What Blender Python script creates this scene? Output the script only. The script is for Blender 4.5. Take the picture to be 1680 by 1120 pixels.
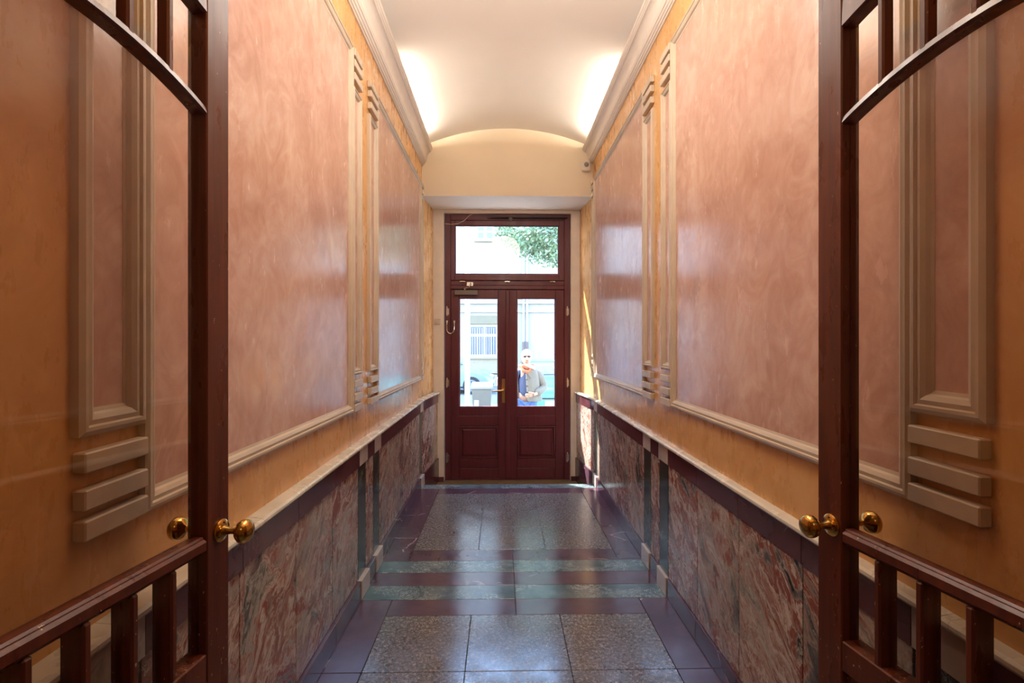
import bpy, bmesh, math, random
from mathutils import Vector, Matrix
random.seed(7)
for o in list(bpy.data.objects): bpy.data.objects.remove(o)
S = bpy.context.scene
C = S.collection
# ---------------------------------------------------------------- camera
cd = bpy.data.cameras.new('camera'); cd.sensor_width = 36; cd.lens = 18; cd.clip_start = .02
cam = bpy.data.objects.new('camera', cd); C.objects.link(cam)
cam.location = (0, 0, 1.5); cam.rotation_euler = (math.pi/2, 0, -math.atan(17/840))
S.camera = cam
# ---------------------------------------------------------------- sky, sun, lights, exposure
EXPOSURE = 0.75
W = bpy.data.worlds.new('sky'); S.world = W; W.use_nodes = True
wn = W.node_tree.nodes; bg = wn['Background']
sky = wn.new('ShaderNodeTexSky'); sky.sky_type = 'NISHITA'; sky.sun_disc = False
sky.sun_elevation = math.radians(48); sky.sun_rotation = math.radians(-60); sky.air_density = 1.0; sky.dust_density = .5; sky.ozone_density = 2.5
W.node_tree.links.new(sky.outputs[0], bg.inputs[0]); bg.inputs[1].default_value = 2.3
sl = bpy.data.lights.new('sun', 'SUN'); sl.energy = 17; sl.angle = math.radians(.8); sl.color = (1, .96, .88)
so = bpy.data.objects.new('sun', sl); C.objects.link(so)
so.rotation_euler = Vector((1.0, -.88, -1.25)).to_track_quat('-Z', 'Y').to_euler(); so.location = (-6, 14, 10)
def point(name, loc, power, col, r=.12):
    l = bpy.data.lights.new(name, 'POINT'); l.energy = power; l.color = col; l.shadow_soft_size = r
    o = bpy.data.objects.new(name, l); C.objects.link(o); o.location = loc; return o
point('corridor_fill_light', (.06, 2.45, 3.25), 24, (1, .91, .80), .3)  # unseen fill light added above the view to brighten the corridor
point('entrance_fill_light', (.06, 1.55, 3.2), 20, (1, .88, .72), .25)  # second unseen fill, added to spread light over the near walls
point('lobby_ceiling_lamp', (.1, -1.5, 2.9), 6, (1, .78, .55), .16)
S.view_settings.view_transform = 'Standard'; S.view_settings.look = 'None'
S.view_settings.exposure = EXPOSURE; S.view_settings.gamma = 1; S.view_settings.use_curve_mapping = False

# ---------------------------------------------------------------- material helpers
class NT:
    def __init__(s, name):
        s.m = bpy.data.materials.new(name); s.m.use_nodes = True; s.t = s.m.node_tree
        s.b = s.t.nodes['Principled BSDF']; s.out = s.t.nodes['Material Output']
    def n(s, kind, **kw):
        x = s.t.nodes.new('ShaderNode' + kind)
        for k, v in kw.items():
            if k.startswith('i_'): x.inputs[k[2:].replace('_', ' ')].default_value = v
            else: setattr(x, k, v)
        return x
    def l(s, a, b): s.t.links.new(a, b)
    def pos(s, scale=(1, 1, 1), rot=(0, 0, 0), rnd=0):
        g = s.n('NewGeometry'); src = g.outputs['Position']
        if rnd:
            oi = s.n('ObjectInfo'); mu = s.n('Math', operation='MULTIPLY'); s.l(oi.outputs['Random'], mu.inputs[0]); mu.inputs[1].default_value = rnd
            cb = s.n('CombineXYZ'); [s.l(mu.outputs[0], cb.inputs[i]) for i in range(3)]
            ad = s.n('VectorMath', operation='ADD'); s.l(src, ad.inputs[0]); s.l(cb.outputs[0], ad.inputs[1]); src = ad.outputs[0]
        r = s.n('Mapping', vector_type='POINT'); r.inputs['Rotation'].default_value = rot; s.l(src, r.inputs[0])
        m = s.n('Mapping', vector_type='POINT'); m.inputs['Scale'].default_value = scale; s.l(r.outputs[0], m.inputs[0])
        return m.outputs[0]
    def noise(s, vec, scale, detail=4, rough=.5, dist=0):
        x = s.n('TexNoise'); s.l(vec, x.inputs['Vector']); x.inputs['Scale'].default_value = scale
        x.inputs['Detail'].default_value = detail; x.inputs['Roughness'].default_value = rough; x.inputs['Distortion'].default_value = dist
        return x.outputs['Fac']
    def ramp(s, fac, stops, interp='LINEAR'):
        r = s.n('ValToRGB'); cr = r.color_ramp; cr.interpolation = interp
        while len(cr.elements) < len(stops): cr.elements.new(.5)
        for e, (p, c) in zip(cr.elements, stops):
            e.position = p; e.color = (c, c, c, 1) if isinstance(c, (int, float)) else (*c, 1)
        s.l(fac, r.inputs[0]); return r.outputs[0]
    def mix(s, f, a, b, mode='MIX'):
        x = s.n('Mix', data_type='RGBA', blend_type=mode)
        for i, v in ((0, f), (6, a), (7, b)):
            sock = x.inputs[i]
            if hasattr(v, 'links'): s.l(v, sock)
            elif isinstance(v, (int, float)): sock.default_value = v if i == 0 else (v, v, v, 1)
            else: sock.default_value = (*v, 1)
        return x.outputs[2]
    def bump(s, h, strength=.2, dist=.01):
        b = s.n('Bump'); b.inputs['Strength'].default_value = strength; b.inputs['Distance'].default_value = dist
        s.l(h, b.inputs['Height']); s.l(b.outputs[0], s.b.inputs['Normal'])
    def col(s, c):
        if hasattr(c, 'links'): s.l(c, s.b.inputs['Base Color'])
        else: s.b.inputs['Base Color'].default_value = (*c, 1)
        return s
    def rough(s, r):
        if hasattr(r, 'links'): s.l(r, s.b.inputs['Roughness'])
        else: s.b.inputs['Roughness'].default_value = r
        return s
def plain(name, c, r=.5, metal=0, coat=0, var=.06, vs=9):
    t = NT(name); v = t.noise(t.pos(), vs, 4)
    lo = tuple(x*(1-var) for x in c); hi = tuple(min(1, x*(1+var)) for x in c)
    t.col(t.ramp(v, [(.3, lo), (.7, hi)])).rough(r); t.b.inputs['Metallic'].default_value = metal
    t.b.inputs['Coat Weight'].default_value = coat
    return t.m
def plaster(name, lo, mid, hi, rl=.16, rh=.34):
    t = NT(name)
    p = t.pos((1, 1, .8)); a = t.noise(p, 1.6, 5, .6, 1.2); b = t.noise(p, 8, 6, .62, 2.0)
    m = t.mix(.45, a, b); c = t.ramp(m, [(.36, lo), (.5, mid), (.64, hi)])
    st = t.noise(t.pos((1, 1, .22)), 26, 5, .6, 1.2)
    c = t.mix(t.ramp(st, [(.56, 0.), (.74, .09)]), c, tuple(x*.72 for x in lo))
    t.col(c); t.rough(t.ramp(t.noise(t.pos((1, 1, .35)), 14, 5, .65), [(.3, rl), (.7, rh)]))
    t.bump(t.noise(t.pos((1, 1, .3)), 22, 5, .6, .8), .13, .006)
    return t.m
M = {}
M['orange'] = plaster('orange polished plaster', (.63, .325, .11), (.68, .37, .135), (.73, .43, .18), .2, .4)
M['pink'] = plaster('pink polished plaster', (.48, .255, .19), (.59, .355, .275), (.69, .47, .38), .13, .3)
M['trim'] = plain('beige painted molding', (.56, .46, .35), .42, var=.07)
M['cream'] = plain('cream paint', (.80, .75, .69), .75, var=.02, vs=2)
M['arch'] = plain('warm cream paint', (.80, .68, .51), .75, var=.02, vs=2)
M['cornice'] = plain('off white gypsum', (.74, .67, .60), .55, var=.03)
M['jamb'] = plain('beige wall paint', (.86, .79, .71), .7, var=.04)
M['grout'] = plain('dark grout', (.05, .045, .04), .8)
def marble():
    t = NT('swirled red and grey marble')
    p = t.pos((1, .72, 1.4), (math.radians(-48), 0, 0), 7)
    w = t.n('VectorMath', operation='MULTIPLY_ADD'); nz = t.n('TexNoise'); nz.inputs['Scale'].default_value = 3.2; nz.inputs['Detail'].default_value = 5
    t.l(p, nz.inputs['Vector']); t.l(nz.outputs['Color'], w.inputs[0]); w.inputs[1].default_value = (.55, .55, .55); t.l(p, w.inputs[2])
    q = w.outputs[0]
    a = t.noise(q, 2.0, 10, .58, 2.6)
    c = t.ramp(a, [(.33, (.025, .028, .028)), (.39, (.12, .105, .10)), (.43, (.33, .235, .19)), (.46, (.22, .045, .028)), (.50, (.25, .10, .07)), (.535, (.58, .50, .43)), (.58, (.27, .09, .06)), (.63, (.40, .36, .32)), (.69, (.06, .065, .06))])
    b = t.noise(q, 1.3, 6, .55, .8)
    c = t.mix(t.ramp(b, [(.46, 0.), (.56, .55)]), c, t.ramp(t.noise(q, 4.5, 8, .65, 1.6), [(.38, (.13, .13, .12)), (.5, (.52, .48, .43)), (.60, (.25, .08, .05))]))
    v = t.noise(q, 3.4, 9, .6, 2.6)
    c = t.mix(t.ramp(v, [(.485, 0.), (.5, .75), (.515, 0.)]), c, (.62, .55, .47))
    t.col(c).rough(t.ramp(t.noise(t.pos(), 6, 3), [(.3, .12), (.7, .2)]))
    return t.m
M['marble'] = marble()
def veined(name, lo, hi, vein, vw=.012, vs=2.4, r0=.13, r1=.24, dens=.5, cloudy=False):
    t = NT(name); p = t.pos((1, 1, 1), (0, 0, 0), 5)
    w = t.n('VectorMath', operation='MULTIPLY_ADD'); nz = t.n('TexNoise'); nz.inputs['Scale'].default_value = 5; nz.inputs['Detail'].default_value = 6
    t.l(p, nz.inputs['Vector']); t.l(nz.outputs['Color'], w.inputs[0]); w.inputs[1].default_value = (.14, .14, .14); t.l(p, w.inputs[2])
    vo = t.n('TexVoronoi', feature='DISTANCE_TO_EDGE'); vo.inputs['Scale'].default_value = vs; t.l(w.outputs[0], vo.inputs['Vector'])
    line = t.ramp(vo.outputs['Distance'], [(0, 1.), (vw, 0.)])
    if cloudy:
        line = t.ramp(t.noise(w.outputs[0], 5, 9, .68, 3.), [(.487, 0.), (.5, .9), (.513, 0.), (.57, 0.), (.60, .35), (.63, 0.)])
    mask = t.ramp(t.noise(p, 3.1, 3), [(dens, 0.), (dens+.06, 1.)])
    base = t.ramp(t.noise(p, 6, 7, .6), [(.35, lo), (.65, hi)])
    f = t.n('Math', operation='MULTIPLY'); t.l(line, f.inputs[0]); t.l(mask, f.inputs[1])
    t.col(t.mix(f.outputs[0], base, vein)).rough(t.ramp(t.noise(t.pos(), 9, 5, .6), [(.3, r0), (.7, r1)]))
    t.bump(t.noise(t.pos(), 30, 4), .04, .003); t.b.inputs['IOR'].default_value = 1.6
    return t.m
M['purple'] = veined('purple stone', (.070, .034, .054), (.105, .052, .078), (.55, .42, .42), .007, 1.7, dens=.54)
M['oxblood'] = veined('oxblood stone band', (.075, .022, .028), (.11, .034, .04), (.4, .2, .2), .006, 2.0, dens=.56)
M['teal'] = veined('teal grey marble', (.045, .085, .10), (.12, .18, .20), (.58, .68, .70), .05, 5.5, dens=.47, cloudy=True)
M['green'] = veined('dark green serpentine', (.012, .022, .018), (.045, .06, .05), (.35, .42, .38), .02, 7, dens=.50, cloudy=True)
M['white_stone'] = veined('pale grey marble', (.46, .39, .35), (.56, .49, .44), (.4, .33, .3), .02, 6)
M['cap'] = veined('cream marble cap', (.60, .54, .43), (.70, .64, .53), (.40, .36, .30), .008, 4, .18, .32, dens=.56)
def granite():
    t = NT('speckled grey granite'); p = t.pos()
    a = t.noise(p, 150, 3, .7); b = t.noise(p, 60, 3, .6); m = t.mix(.5, a, b)
    c = t.ramp(m, [(.40, (.015, .015, .015)), (.47, (.095, .088, .086)), (.54, (.17, .15, .14)), (.62, (.36, .33, .32))])
    c = t.mix(t.ramp(t.noise(p, 5, 6, .6, 1.), [(.4, 0.), (.75, .35)]), c, (.19, .18, .175))
    t.col(c).rough(t.ramp(t.noise(p, 7, 6, .62), [(.3, .13), (.7, .27)])); t.bump(t.noise(p, 60, 3), .05, .002); t.b.inputs['IOR'].default_value = 1.65
    return t.m
M['granite'] = granite()
def wood(name, lo, hi, r=.28, chips=False):
    t = NT(name); p = t.pos((16, 16, .8))
    c = t.ramp(t.noise(p, 3, 6, .6, .5), [(.3, lo), (.7, hi)])
    if chips:
        g = t.n('NewGeometry'); sp = t.n('SeparateXYZ'); t.l(g.outputs['Position'], sp.inputs[0])
        zf = t.n('MapRange'); t.l(sp.outputs['Z'], zf.inputs[0]); zf.inputs[1].default_value = 1.1; zf.inputs[2].default_value = .72; zf.inputs[3].default_value = .0; zf.inputs[4].default_value = .055
        nn = t.noise(t.pos((1, 1, .6)), 120, 2, .5); ad = t.n('Math', operation='ADD'); t.l(nn, ad.inputs[0]); t.l(zf.outputs[0], ad.inputs[1])
        f = t.ramp(ad.outputs[0], [(.745, 0.), (.76, 1.)]); c = t.mix(f, c, (.50, .33, .20))
    t.col(c).rough(t.ramp(t.noise(t.pos((1, 1, .3)), 20, 4), [(.3, r*.7), (.7, r*1.4)])); t.b.inputs['Coat Weight'].default_value = .10; t.b.inputs['Coat Roughness'].default_value = .15
    t.bump(t.noise(p, 5, 5), .08, .002)
    return t.m
M['mahogany'] = wood('mahogany varnished wood', (.065, .014, .007), (.145, .031, .013), .32, True)
M['door_paint'] = wood('dark red painted door wood', (.095, .016, .026), (.135, .024, .036), .4)
M['brass'] = plain('polished brass', (.62, .38, .10), .14, 1, var=.12, vs=30)
M['brass_satin'] = plain('satin brass', (.62, .40, .16), .35, 1)
M['chrome'] = plain('bright metal', (.75, .74, .72), .25, 1)
M['grey_metal'] = plain('grey enamelled metal', (.17, .14, .12), .45, .3)
M['dark'] = plain('black metal', (.02, .02, .02), .4)
M['plastic'] = plain('white plastic', (.70, .62, .54), .45)
M['lens'] = plain('grey lens', (.25, .23, .22), .3)
M['landing'] = plain('brown stone landing', (.20, .15, .085), .55, var=.2)
def glass(name, tint, f0=1.45):
    t = NT(name); tr = t.n('BsdfTransparent'); tr.inputs[0].default_value = (*tint, 1)
    gl = t.n('BsdfGlossy'); gl.inputs['Roughness'].default_value = .01; fr = t.n('Fresnel'); fr.inputs['IOR'].default_value = f0
    g = t.n('NewGeometry'); ior = t.n('Mix', data_type='FLOAT'); t.l(g.outputs['Backfacing'], ior.inputs[0]); ior.inputs[2].default_value = f0; ior.inputs[3].default_value = 1/f0
    t.l(ior.outputs[0], fr.inputs['IOR'])
    mx = t.n('MixShader'); t.l(fr.outputs[0], mx.inputs[0]); t.l(tr.outputs[0], mx.inputs[1]); t.l(gl.outputs[0], mx.inputs[2]); t.l(mx.outputs[0], t.out.inputs[0])
    return t.m
M['glass'] = glass('clear window glass', (.97, .98, .97)); M['door_glass'] = glass('slightly tinted door glass', (.94, .90, .86))
def emit(name, c, s):
    t = NT(name); t.col(c); t.b.inputs['Emission Color'].default_value = (*c, 1); t.b.inputs['Emission Strength'].default_value = s; return t.m
M['tube'] = emit('lit tube', (1, .93, .80), 95)

# ---------------------------------------------------------------- mesh helpers
def mesh(name, verts, faces, mat=None, smooth=False):
    me = bpy.data.meshes.new(name); me.from_pydata([tuple(v) for v in verts], [], faces); me.update()
    bm = bmesh.new(); bm.from_mesh(me); bmesh.ops.recalc_face_normals(bm, faces=bm.faces[:]); bm.to_mesh(me); bm.free()
    if mat: me.materials.append(M[mat] if isinstance(mat, str) else mat)
    if smooth:
        for p in me.polygons: p.use_smooth = True
    return me
def link(name, me, parent=None, loc=(0, 0, 0), rz=0):
    o = bpy.data.objects.new(name, me); C.objects.link(o)
    if parent: o.parent = parent
    o.location = loc
    if rz: o.rotation_euler = (0, 0, rz)
    return o
def tag(o, label=None, cat=None, group=None, kind=None):
    if label: o['label'] = label
    if cat: o['category'] = cat
    if group: o['group'] = group
    if kind: o['kind'] = kind
    return o
def empty(name, loc, rz=0):
    o = bpy.data.objects.new(name, None); C.objects.link(o); o.location = loc; o.rotation_euler = (0, 0, rz); return o
class MB:
    """collects shapes into one mesh"""
    def __init__(s): s.v = []; s.f = []
    def add(s, v, f):
        b = len(s.v); s.v += [tuple(x) for x in v]; s.f += [tuple(i+b for i in q) for q in f]; return s
    def box(s, lo, hi, bev=0):
        (x0, y0, z0), (x1, y1, z1) = [(min(a, b)) for a, b in zip(lo, hi)], [(max(a, b)) for a, b in zip(lo, hi)]
        if not bev:
            return s.add([(x0,y0,z0),(x1,y0,z0),(x1,y1,z0),(x0,y1,z0),(x0,y0,z1),(x1,y0,z1),(x1,y1,z1),(x0,y1,z1)],
                         [(3,2,1,0),(4,5,6,7),(0,1,5,4),(1,2,6,5),(2,3,7,6),(3,0,4,7)])
        bm = bmesh.new(); bmesh.ops.create_cube(bm, size=1)
        for v in bm.verts: v.co = Vector(((x0+x1)/2+v.co.x*(x1-x0), (y0+y1)/2+v.co.y*(y1-y0), (z0+z1)/2+v.co.z*(z1-z0)))
        bmesh.ops.bevel(bm, geom=bm.edges[:], offset=min(bev, (x1-x0)*.45, (y1-y0)*.45, (z1-z0)*.45), segments=1, affect='EDGES', clamp_overlap=True)
        bm.verts.index_update(); s.add([v.co[:] for v in bm.verts], [[v.index for v in f.verts] for f in bm.faces]); bm.free(); return s
    def tube(s, pts, r, n=10, cap=True):
        pts = [Vector(p) for p in pts]; rs = r if isinstance(r, (list, tuple)) else [r]*len(pts); rings = []; up = None
        for i, p in enumerate(pts):
            d = (pts[min(i+1, len(pts)-1)] - pts[max(i-1, 0)]).normalized()
            if up is None: up = Vector((0, 0, 1)) if abs(d.z) < .9 else Vector((1, 0, 0))
            a = d.cross(up).normalized(); b = d.cross(a).normalized()
            rings.append([p + (a*math.cos(2*math.pi*k/n) + b*math.sin(2*math.pi*k/n))*rs[i] for k in range(n)])
        v = [q for ring in rings for q in ring]; f = []
        for i in range(len(rings)-1):
            for k in range(n): f.append((i*n+k, i*n+(k+1) % n, (i+1)*n+(k+1) % n, (i+1)*n+k))
        if cap: f += [tuple(range(n))[::-1], tuple((len(rings)-1)*n+k for k in range(n))]
        return s.add(v, f)
    def lathe(s, prof, origin, axis, n=24, sc=(1, 1)):
        """prof: (radius, height along axis)"""
        ax = Vector(axis).normalized(); u = ax.orthogonal().normalized(); w = ax.cross(u); o = Vector(origin); v = []; f = []
        for r, h in prof:
            v += [o + ax*h + (u*math.cos(2*math.pi*k/n) + w*math.sin(2*math.pi*k/n))*r for k in range(n)]
        for i in range(len(prof)-1):
            for k in range(n): f.append((i*n+k, i*n+(k+1) % n, (i+1)*n+(k+1) % n, (i+1)*n+k))
        f += [tuple(range(n))[::-1], tuple((len(prof)-1)*n+k for k in range(n))]
        return s.add(v, f)
    def prism(s, poly, fn, a, b):
        """poly 2D points, fn(p,t) -> 3D, between t=a and t=b"""
        n = len(poly); v = [fn(p, a) for p in poly] + [fn(p, b) for p in poly]
        return s.add(v, [tuple(range(n))[::-1], tuple(range(n, 2*n))] + [(i, (i+1) % n, n+(i+1) % n, n+i) for i in range(n)])
    def ball(s, c, r, n=14, m=9):
        rx, ry, rz = r if isinstance(r, (list, tuple)) else (r, r, r); v = []; f = []
        for i in range(m+1):
            th = math.pi*(i+.02)/(m+.04)
            v += [(c[0]+rx*math.sin(th)*math.cos(2*math.pi*k/n), c[1]+ry*math.sin(th)*math.sin(2*math.pi*k/n), c[2]+rz*math.cos(th)) for k in range(n)]
        for i in range(m):
            for k in range(n): f.append((i*n+k, (i+1)*n+k, (i+1)*n+(k+1) % n, i*n+(k+1) % n))
        f += [tuple(range(n)), tuple(m*n+k for k in range(n))[::-1]]
        return s.add(v, f)
    def build(s, name, mat, parent=None, loc=(0, 0, 0), rz=0, smooth=False):
        me = mesh(name, s.v, s.f, mat, smooth)
        if smooth: me.set_sharp_from_angle(angle=math.radians(40))
        return link(name, me, parent, loc, rz)
CACHE = {}
def tile(name, parent, lo, hi, mat, bev=.002, gap=.0009, rz=0, pivot=None):
    """a bevelled slab; alike slabs share one mesh"""
    lo2 = [min(a, b) for a, b in zip(lo, hi)]; hi2 = [max(a, b) for a, b in zip(lo, hi)]
    size = tuple(round(b-a-2*gap, 4) for a, b in zip(lo2, hi2)); key = (size, mat, bev)
    if key not in CACHE:
        b = MB().box([-x/2 for x in size], [x/2 for x in size], bev); CACHE[key] = mesh(name, b.v, b.f, mat)
    return link(name, CACHE[key], parent, [(a+b)/2 for a, b in zip(lo2, hi2)], rz)

# ================================================================ FLOOR
floor = MB().box((-1.1, -2.7, -.30), (1.2, 5.37, -.012)).build('floor', 'grout')
tag(floor, 'polished corridor floor of granite slabs framed by purple and teal stone', 'floor', kind='structure')
XL, XR = -.815, .975          # between the base tiles
GX = [-.636, -.167, .319, .803]
def ft(x0, x1, y0, y1, mat, name='floor_tile', z1=0): return tile(name, floor, (x0, y0, z1-.02), (x1, y1, z1), mat, .0012, .0016)
def bordered(y0, y1, rows):
    h = (y1-y0)/rows
    for i in range(rows):
        for k in range(3): ft(GX[k], GX[k+1], y0+i*h, y0+(i+1)*h, 'granite', 'granite_slab')
def border(y0, y1, cuts):
    ys = [y0]+cuts+[y1]
    for a, b in zip(ys, ys[1:]):
        ft(XL-.03, GX[0], a, b, 'purple', 'border_tile'); ft(GX[3], XR+.03, a, b, 'purple', 'border_tile')
def cross(y0, y1, mat, wide, name):
    ft(XL-.03 if wide else GX[0], .079, y0, y1, mat, name); ft(.079, XR+.03 if wide else GX[3], y0, y1, mat, name)
# zone near the glazed leaves, middle bands, far zone, step edge
for (a, b, mt, wide, nm) in [(-.62, -.45, 'teal', True, 'teal_strip'), (.50, .69, 'purple', False, 'border_tile'), (.69, .86, 'teal', True, 'teal_strip'), (.86, 1.03, 'purple', True, 'border_tile'), (1.03, 1.20, 'teal', True, 'teal_strip'), (1.20, 1.375, 'purple', False, 'border_tile'),
                             (2.815, 2.99, 'purple', False, 'border_tile'), (2.99, 3.16, 'teal', True, 'teal_strip'), (3.16, 3.34, 'purple', True, 'border_tile'), (3.34, 3.515, 'teal', True, 'teal_strip'),
                             (3.515, 3.70, 'purple', False, 'border_tile'), (5.06, 5.24, 'purple', False, 'border_tile'), (5.24, 5.385, 'teal', True, 'teal_strip')]:
    cross(a, b, mt, wide, nm)
bordered(1.375, 2.815, 3); border(1.20, 2.99, [1.855, 2.335]); bordered(3.70, 5.06, 3); border(3.515, 5.24, [4.155, 4.61]); bordered(-.45, .50, 2); border(-.45, .69, [.03])
landing = MB().box((-1.0, 5.385, -.40), (1.1, 6.75, -.17)).build('floor_landing', 'landing')
tag(landing, 'worn brown stone landing one step down inside the street door', 'floor', kind='structure')
MB().box((-.9, 5.372, -.17), (1.05, 5.386, -.02), .002).build('step_riser', 'oxblood', floor)

# ================================================================ SIDE WALLS
SIDES = {'left': dict(s=1, X=-.86, zb=1.095, zt=3.180, zc=3.396), 'right': dict(s=-1, X=.990, zb=1.122, zt=3.232, zc=3.431)}
PILS = [(.69, .86), (1.03, 1.20), (2.99, 3.165), (3.34, 3.515), (5.22, 5.40)]
FR = [(0, 0), (0, .018), (.010, .024), (.017, .024), (.020, .018), (.030, .020), (.040, .014), (.044, .006), (.052, .004), (.052, 0)]
for side, q in SIDES.items():
    s, X, zb, zt, zc = q['s'], q['X'], q['zb'], q['zt'], q['zc']
    P = lambda h, y, z: (X + s*h, y, z)
    wall = MB().box(P(-.22, .36, -.3), P(0, 5.55, 3.66)).build('wall_'+side, 'orange')
    tag(wall, f'{side} corridor wall of orange polished plaster with pink fields above marble', 'wall', kind='structure')
    # tapering plaster of the door recess
    xe = -.818 if s > 0 else .938
    rec = MB().add([(X-s*.22, 5.55, -.3), (X, 5.55, -.3), (xe, 6.14, -.3), (xe-s*.3, 6.14, -.3), (X-s*.22, 5.55, 3.2), (X, 5.55, 3.2), (xe, 6.14, 3.2), (xe-s*.3, 6.14, 3.2)],
                   [(0,1,2,3),(4,5,6,7),(0,1,5,4),(1,2,6,5),(2,3,7,6),(3,0,4,7)]).build('recess_plaster', 'orange', wall)
    def frame(name, y0, y1, z0, z1, sc=1.0):
        v = []; f = []; n = len(FR)
        for (cy, cz, dy, dz) in ((y0, z0, 1, 1), (y1, z0, -1, 1), (y1, z1, -1, -1), (y0, z1, 1, -1)):
            v += [P(h, cy+dy*t*sc, cz+dz*t*sc) for t, h in FR]
        for i in range(4):
            for k in range(n-1): a, b = i*n, ((i+1) % 4)*n; f.append((a+k, a+k+1, b+k+1, b+k))
        me = mesh(name, v, f, 'trim'); return link(name, me, wall)
    def field(y0, y1, z0, z1): MB().box(P(0, y0, z0), P(.003, y1, z1)).build('pink_field', 'pink', wall)
    n0 = 1.037 if s > 0 else 1.008
    for y0, y1 in ((n0+.19, 2.93), (3.49, 5.40)):
        frame('panel_molding', y0, y1, zb, zt); field(y0+.04, y1-.04, zb+.04, zt-.04)
    for y0, y1 in ((n0, n0+.193), (2.928, 3.10), (3.29, 3.47+.022), (5.398, 5.52)):
        frame('panel_molding', y0, y1, zb+.212, zt-.222, 1.05 if y0 < 2 else .8); field(y0+.03, y1-.03, zb+.24, zt-.25)
        for d in (.0, .062, .137):
            tile('molding_bar', wall, P(0, y0+.004, zb+d+.002), P(.028, y1-.004, zb+d+.044), 'trim', .003, 0)
            tile('molding_bar', wall, P(0, y0+.004, zt-d-.05), P(.028, y1-.004, zt-d-.008), 'trim', .003, 0)
    # ---- dado
    bk = MB().box(P(0, .46, 0), P(.003, 5.40, .876)).build('dado_backing', 'grout', wall)
    hp, hb, hs = (.028, .038, .046) if s > 0 else (.012, .016, .022)   # how far panels, band and base stand out
    B0 = .773; BH = .110
    base = empty('baseboard_'+side, (X, 2.9, 0)); tag(base, f'dark stone base tiles along the foot of the {side} wall', 'baseboard', kind='structure')
    def btile(y0, y1, mat='purple', extra=0, z0=0., z1=BH):
        o = tile('base_tile', None, P(0, y0, z0), P(hs+extra, y1, z1), mat, .002); o.parent = base; o.location = Vector(o.location) - Vector(base.location)
    def bay(y0, y1, n):
        w = (y1-y0)/n
        for i in range(n):
            a, b = y0+i*w, y0+(i+1)*w
            tile('marble_panel', wall, P(.004, a, BH), P(hp, b, B0), 'marble', .0015, .0020)
            tile('band_tile', wall, P(.004, a, B0), P(hb, b, .876), 'oxblood', .0015); btile(a, b)
    bay(.46, .69, 1); bay(.86, 1.03, 1); bay(1.20, 2.99, 4); bay(3.165, 3.34, 1); bay(3.515, 5.22, 4)
    for a, b in PILS:
        tile('green_strip', wall, P(.004, a+.004, BH), P(hp-.001, b-.004, B0), 'green', .0015)
        tile('white_block', wall, P(.004, a, B0), P(hb+.001, b, .876), 'white_stone', .0015); btile(a, b, 'white_stone', .006, 0, BH+.002)
    # cap, in slabs, with a rounded nose
    capn = [(0, .876), (hb+.006, .876), (hb+.016, .880), (hb+.021, .887), (hb+.020, .895), (hb+.012, .901), (0, .905)]
    ys = [.46, 1.1, 1.75, 2.36, 2.99, 3.515, 4.1, 4.66, 5.22, 5.40]
    for a, b in zip(ys, ys[1:]):
        MB().prism(capn, lambda p, t: P(p[0], t, p[1]), a+.0007, b-.0007).build('cap_slab', 'cap', wall)
    # splayed end of the dado in the door recess
    ex = -.757 if s > 0 else .890
    def L(h, t, z):   # h outward from the dado face, t along 0..1
        x0 = X + s*hb; return (x0 + (ex-x0)*t + s*h, 5.40 + (6.13-5.40)*t, z)
    def slab(name, mat, t0, t1, h, z0, z1, par):
        o = MB().add([L(h, t0, z0), L(h, t1, z0), L(-.07, t1, z0), L(-.07, t0, z0), L(h, t0, z1), L(h, t1, z1), L(-.07, t1, z1), L(-.07, t0, z1)],
                 [(3,2,1,0),(4,5,6,7),(0,1,5,4),(1,2,6,5),(2,3,7,6),(3,0,4,7)]).build(name, mat, None)
        o.parent = par
        if par is base: o.location = -Vector(base.location)
    slab('marble_panel', 'marble', .003, .497, -.008, BH, B0, wall); slab('marble_panel', 'marble', .5, .998, -.008, BH, B0, wall)
    for t0, t1 in ((.003, .33), (.333, .66), (.663, .998)): slab('band_tile', 'oxblood', t0, t1, 0, B0+.001, .876, wall)
    for t0, t1 in ((.003, .42), (.423, .998)): slab('base_tile', 'purple' if s < 0 else 'oxblood', t0, t1, .008, -.17, BH, base)
    MB().prism(capn, lambda p, t: L(p[0]-hb, t, p[1]), .001, 1.0).build('cap_slab', 'cap', wall)
    # ---- cornice
    sc = (3.600-zc)/.215
    pr = [(0, 0), (.010, 0), (.013, .008), (.022, .010), (.024, .022), (.033, .026), (.036, .036), (.044, .040), (.047, .052)]
    for i in range(9):
        a = math.pi/2*i/8; pr.append((.050+.042*(1-math.cos(a)), .058+.100*math.sin(a)))
    pr += [(.096, .160), (.097, .170), (.103, .173), (.105, .186), (.111, .190), (.112, .215), (.100, .215), (.098, .195), (0, .178)]
    cor = MB().prism([(h, zc+z*sc) for h, z in pr], lambda p, t: P(p[0], t, p[1]), .46, 5.545).build('trim_cornice_'+side, 'cornice')
    tag(cor, f'off white coved cornice running along the top of the {side} wall', 'cornice', kind='structure')
    # hidden strip lamps lying in the cove
    for i, (y0, y1) in enumerate(((3.92, 4.56), (4.60, 5.24))):
        lamp = empty('cove_lamp', (X+s*.05, (y0+y1)/2, 3.59))
        tag(lamp, f'strip lamp hidden behind the {side} cornice, {"nearer the camera" if i == 0 else "nearer the street door"}', 'lamp', 'strip lamps in the cornice coves')
        hl = (y1-y0)/2
        MB().tube([(0, -hl, 0), (0, hl, 0)], .009, 10).build('tube', 'tube', lamp)
        MB().box((-.014, -hl, -.024), (.014, hl, -.010), .003).build('fitting', 'plastic', lamp)

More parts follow.
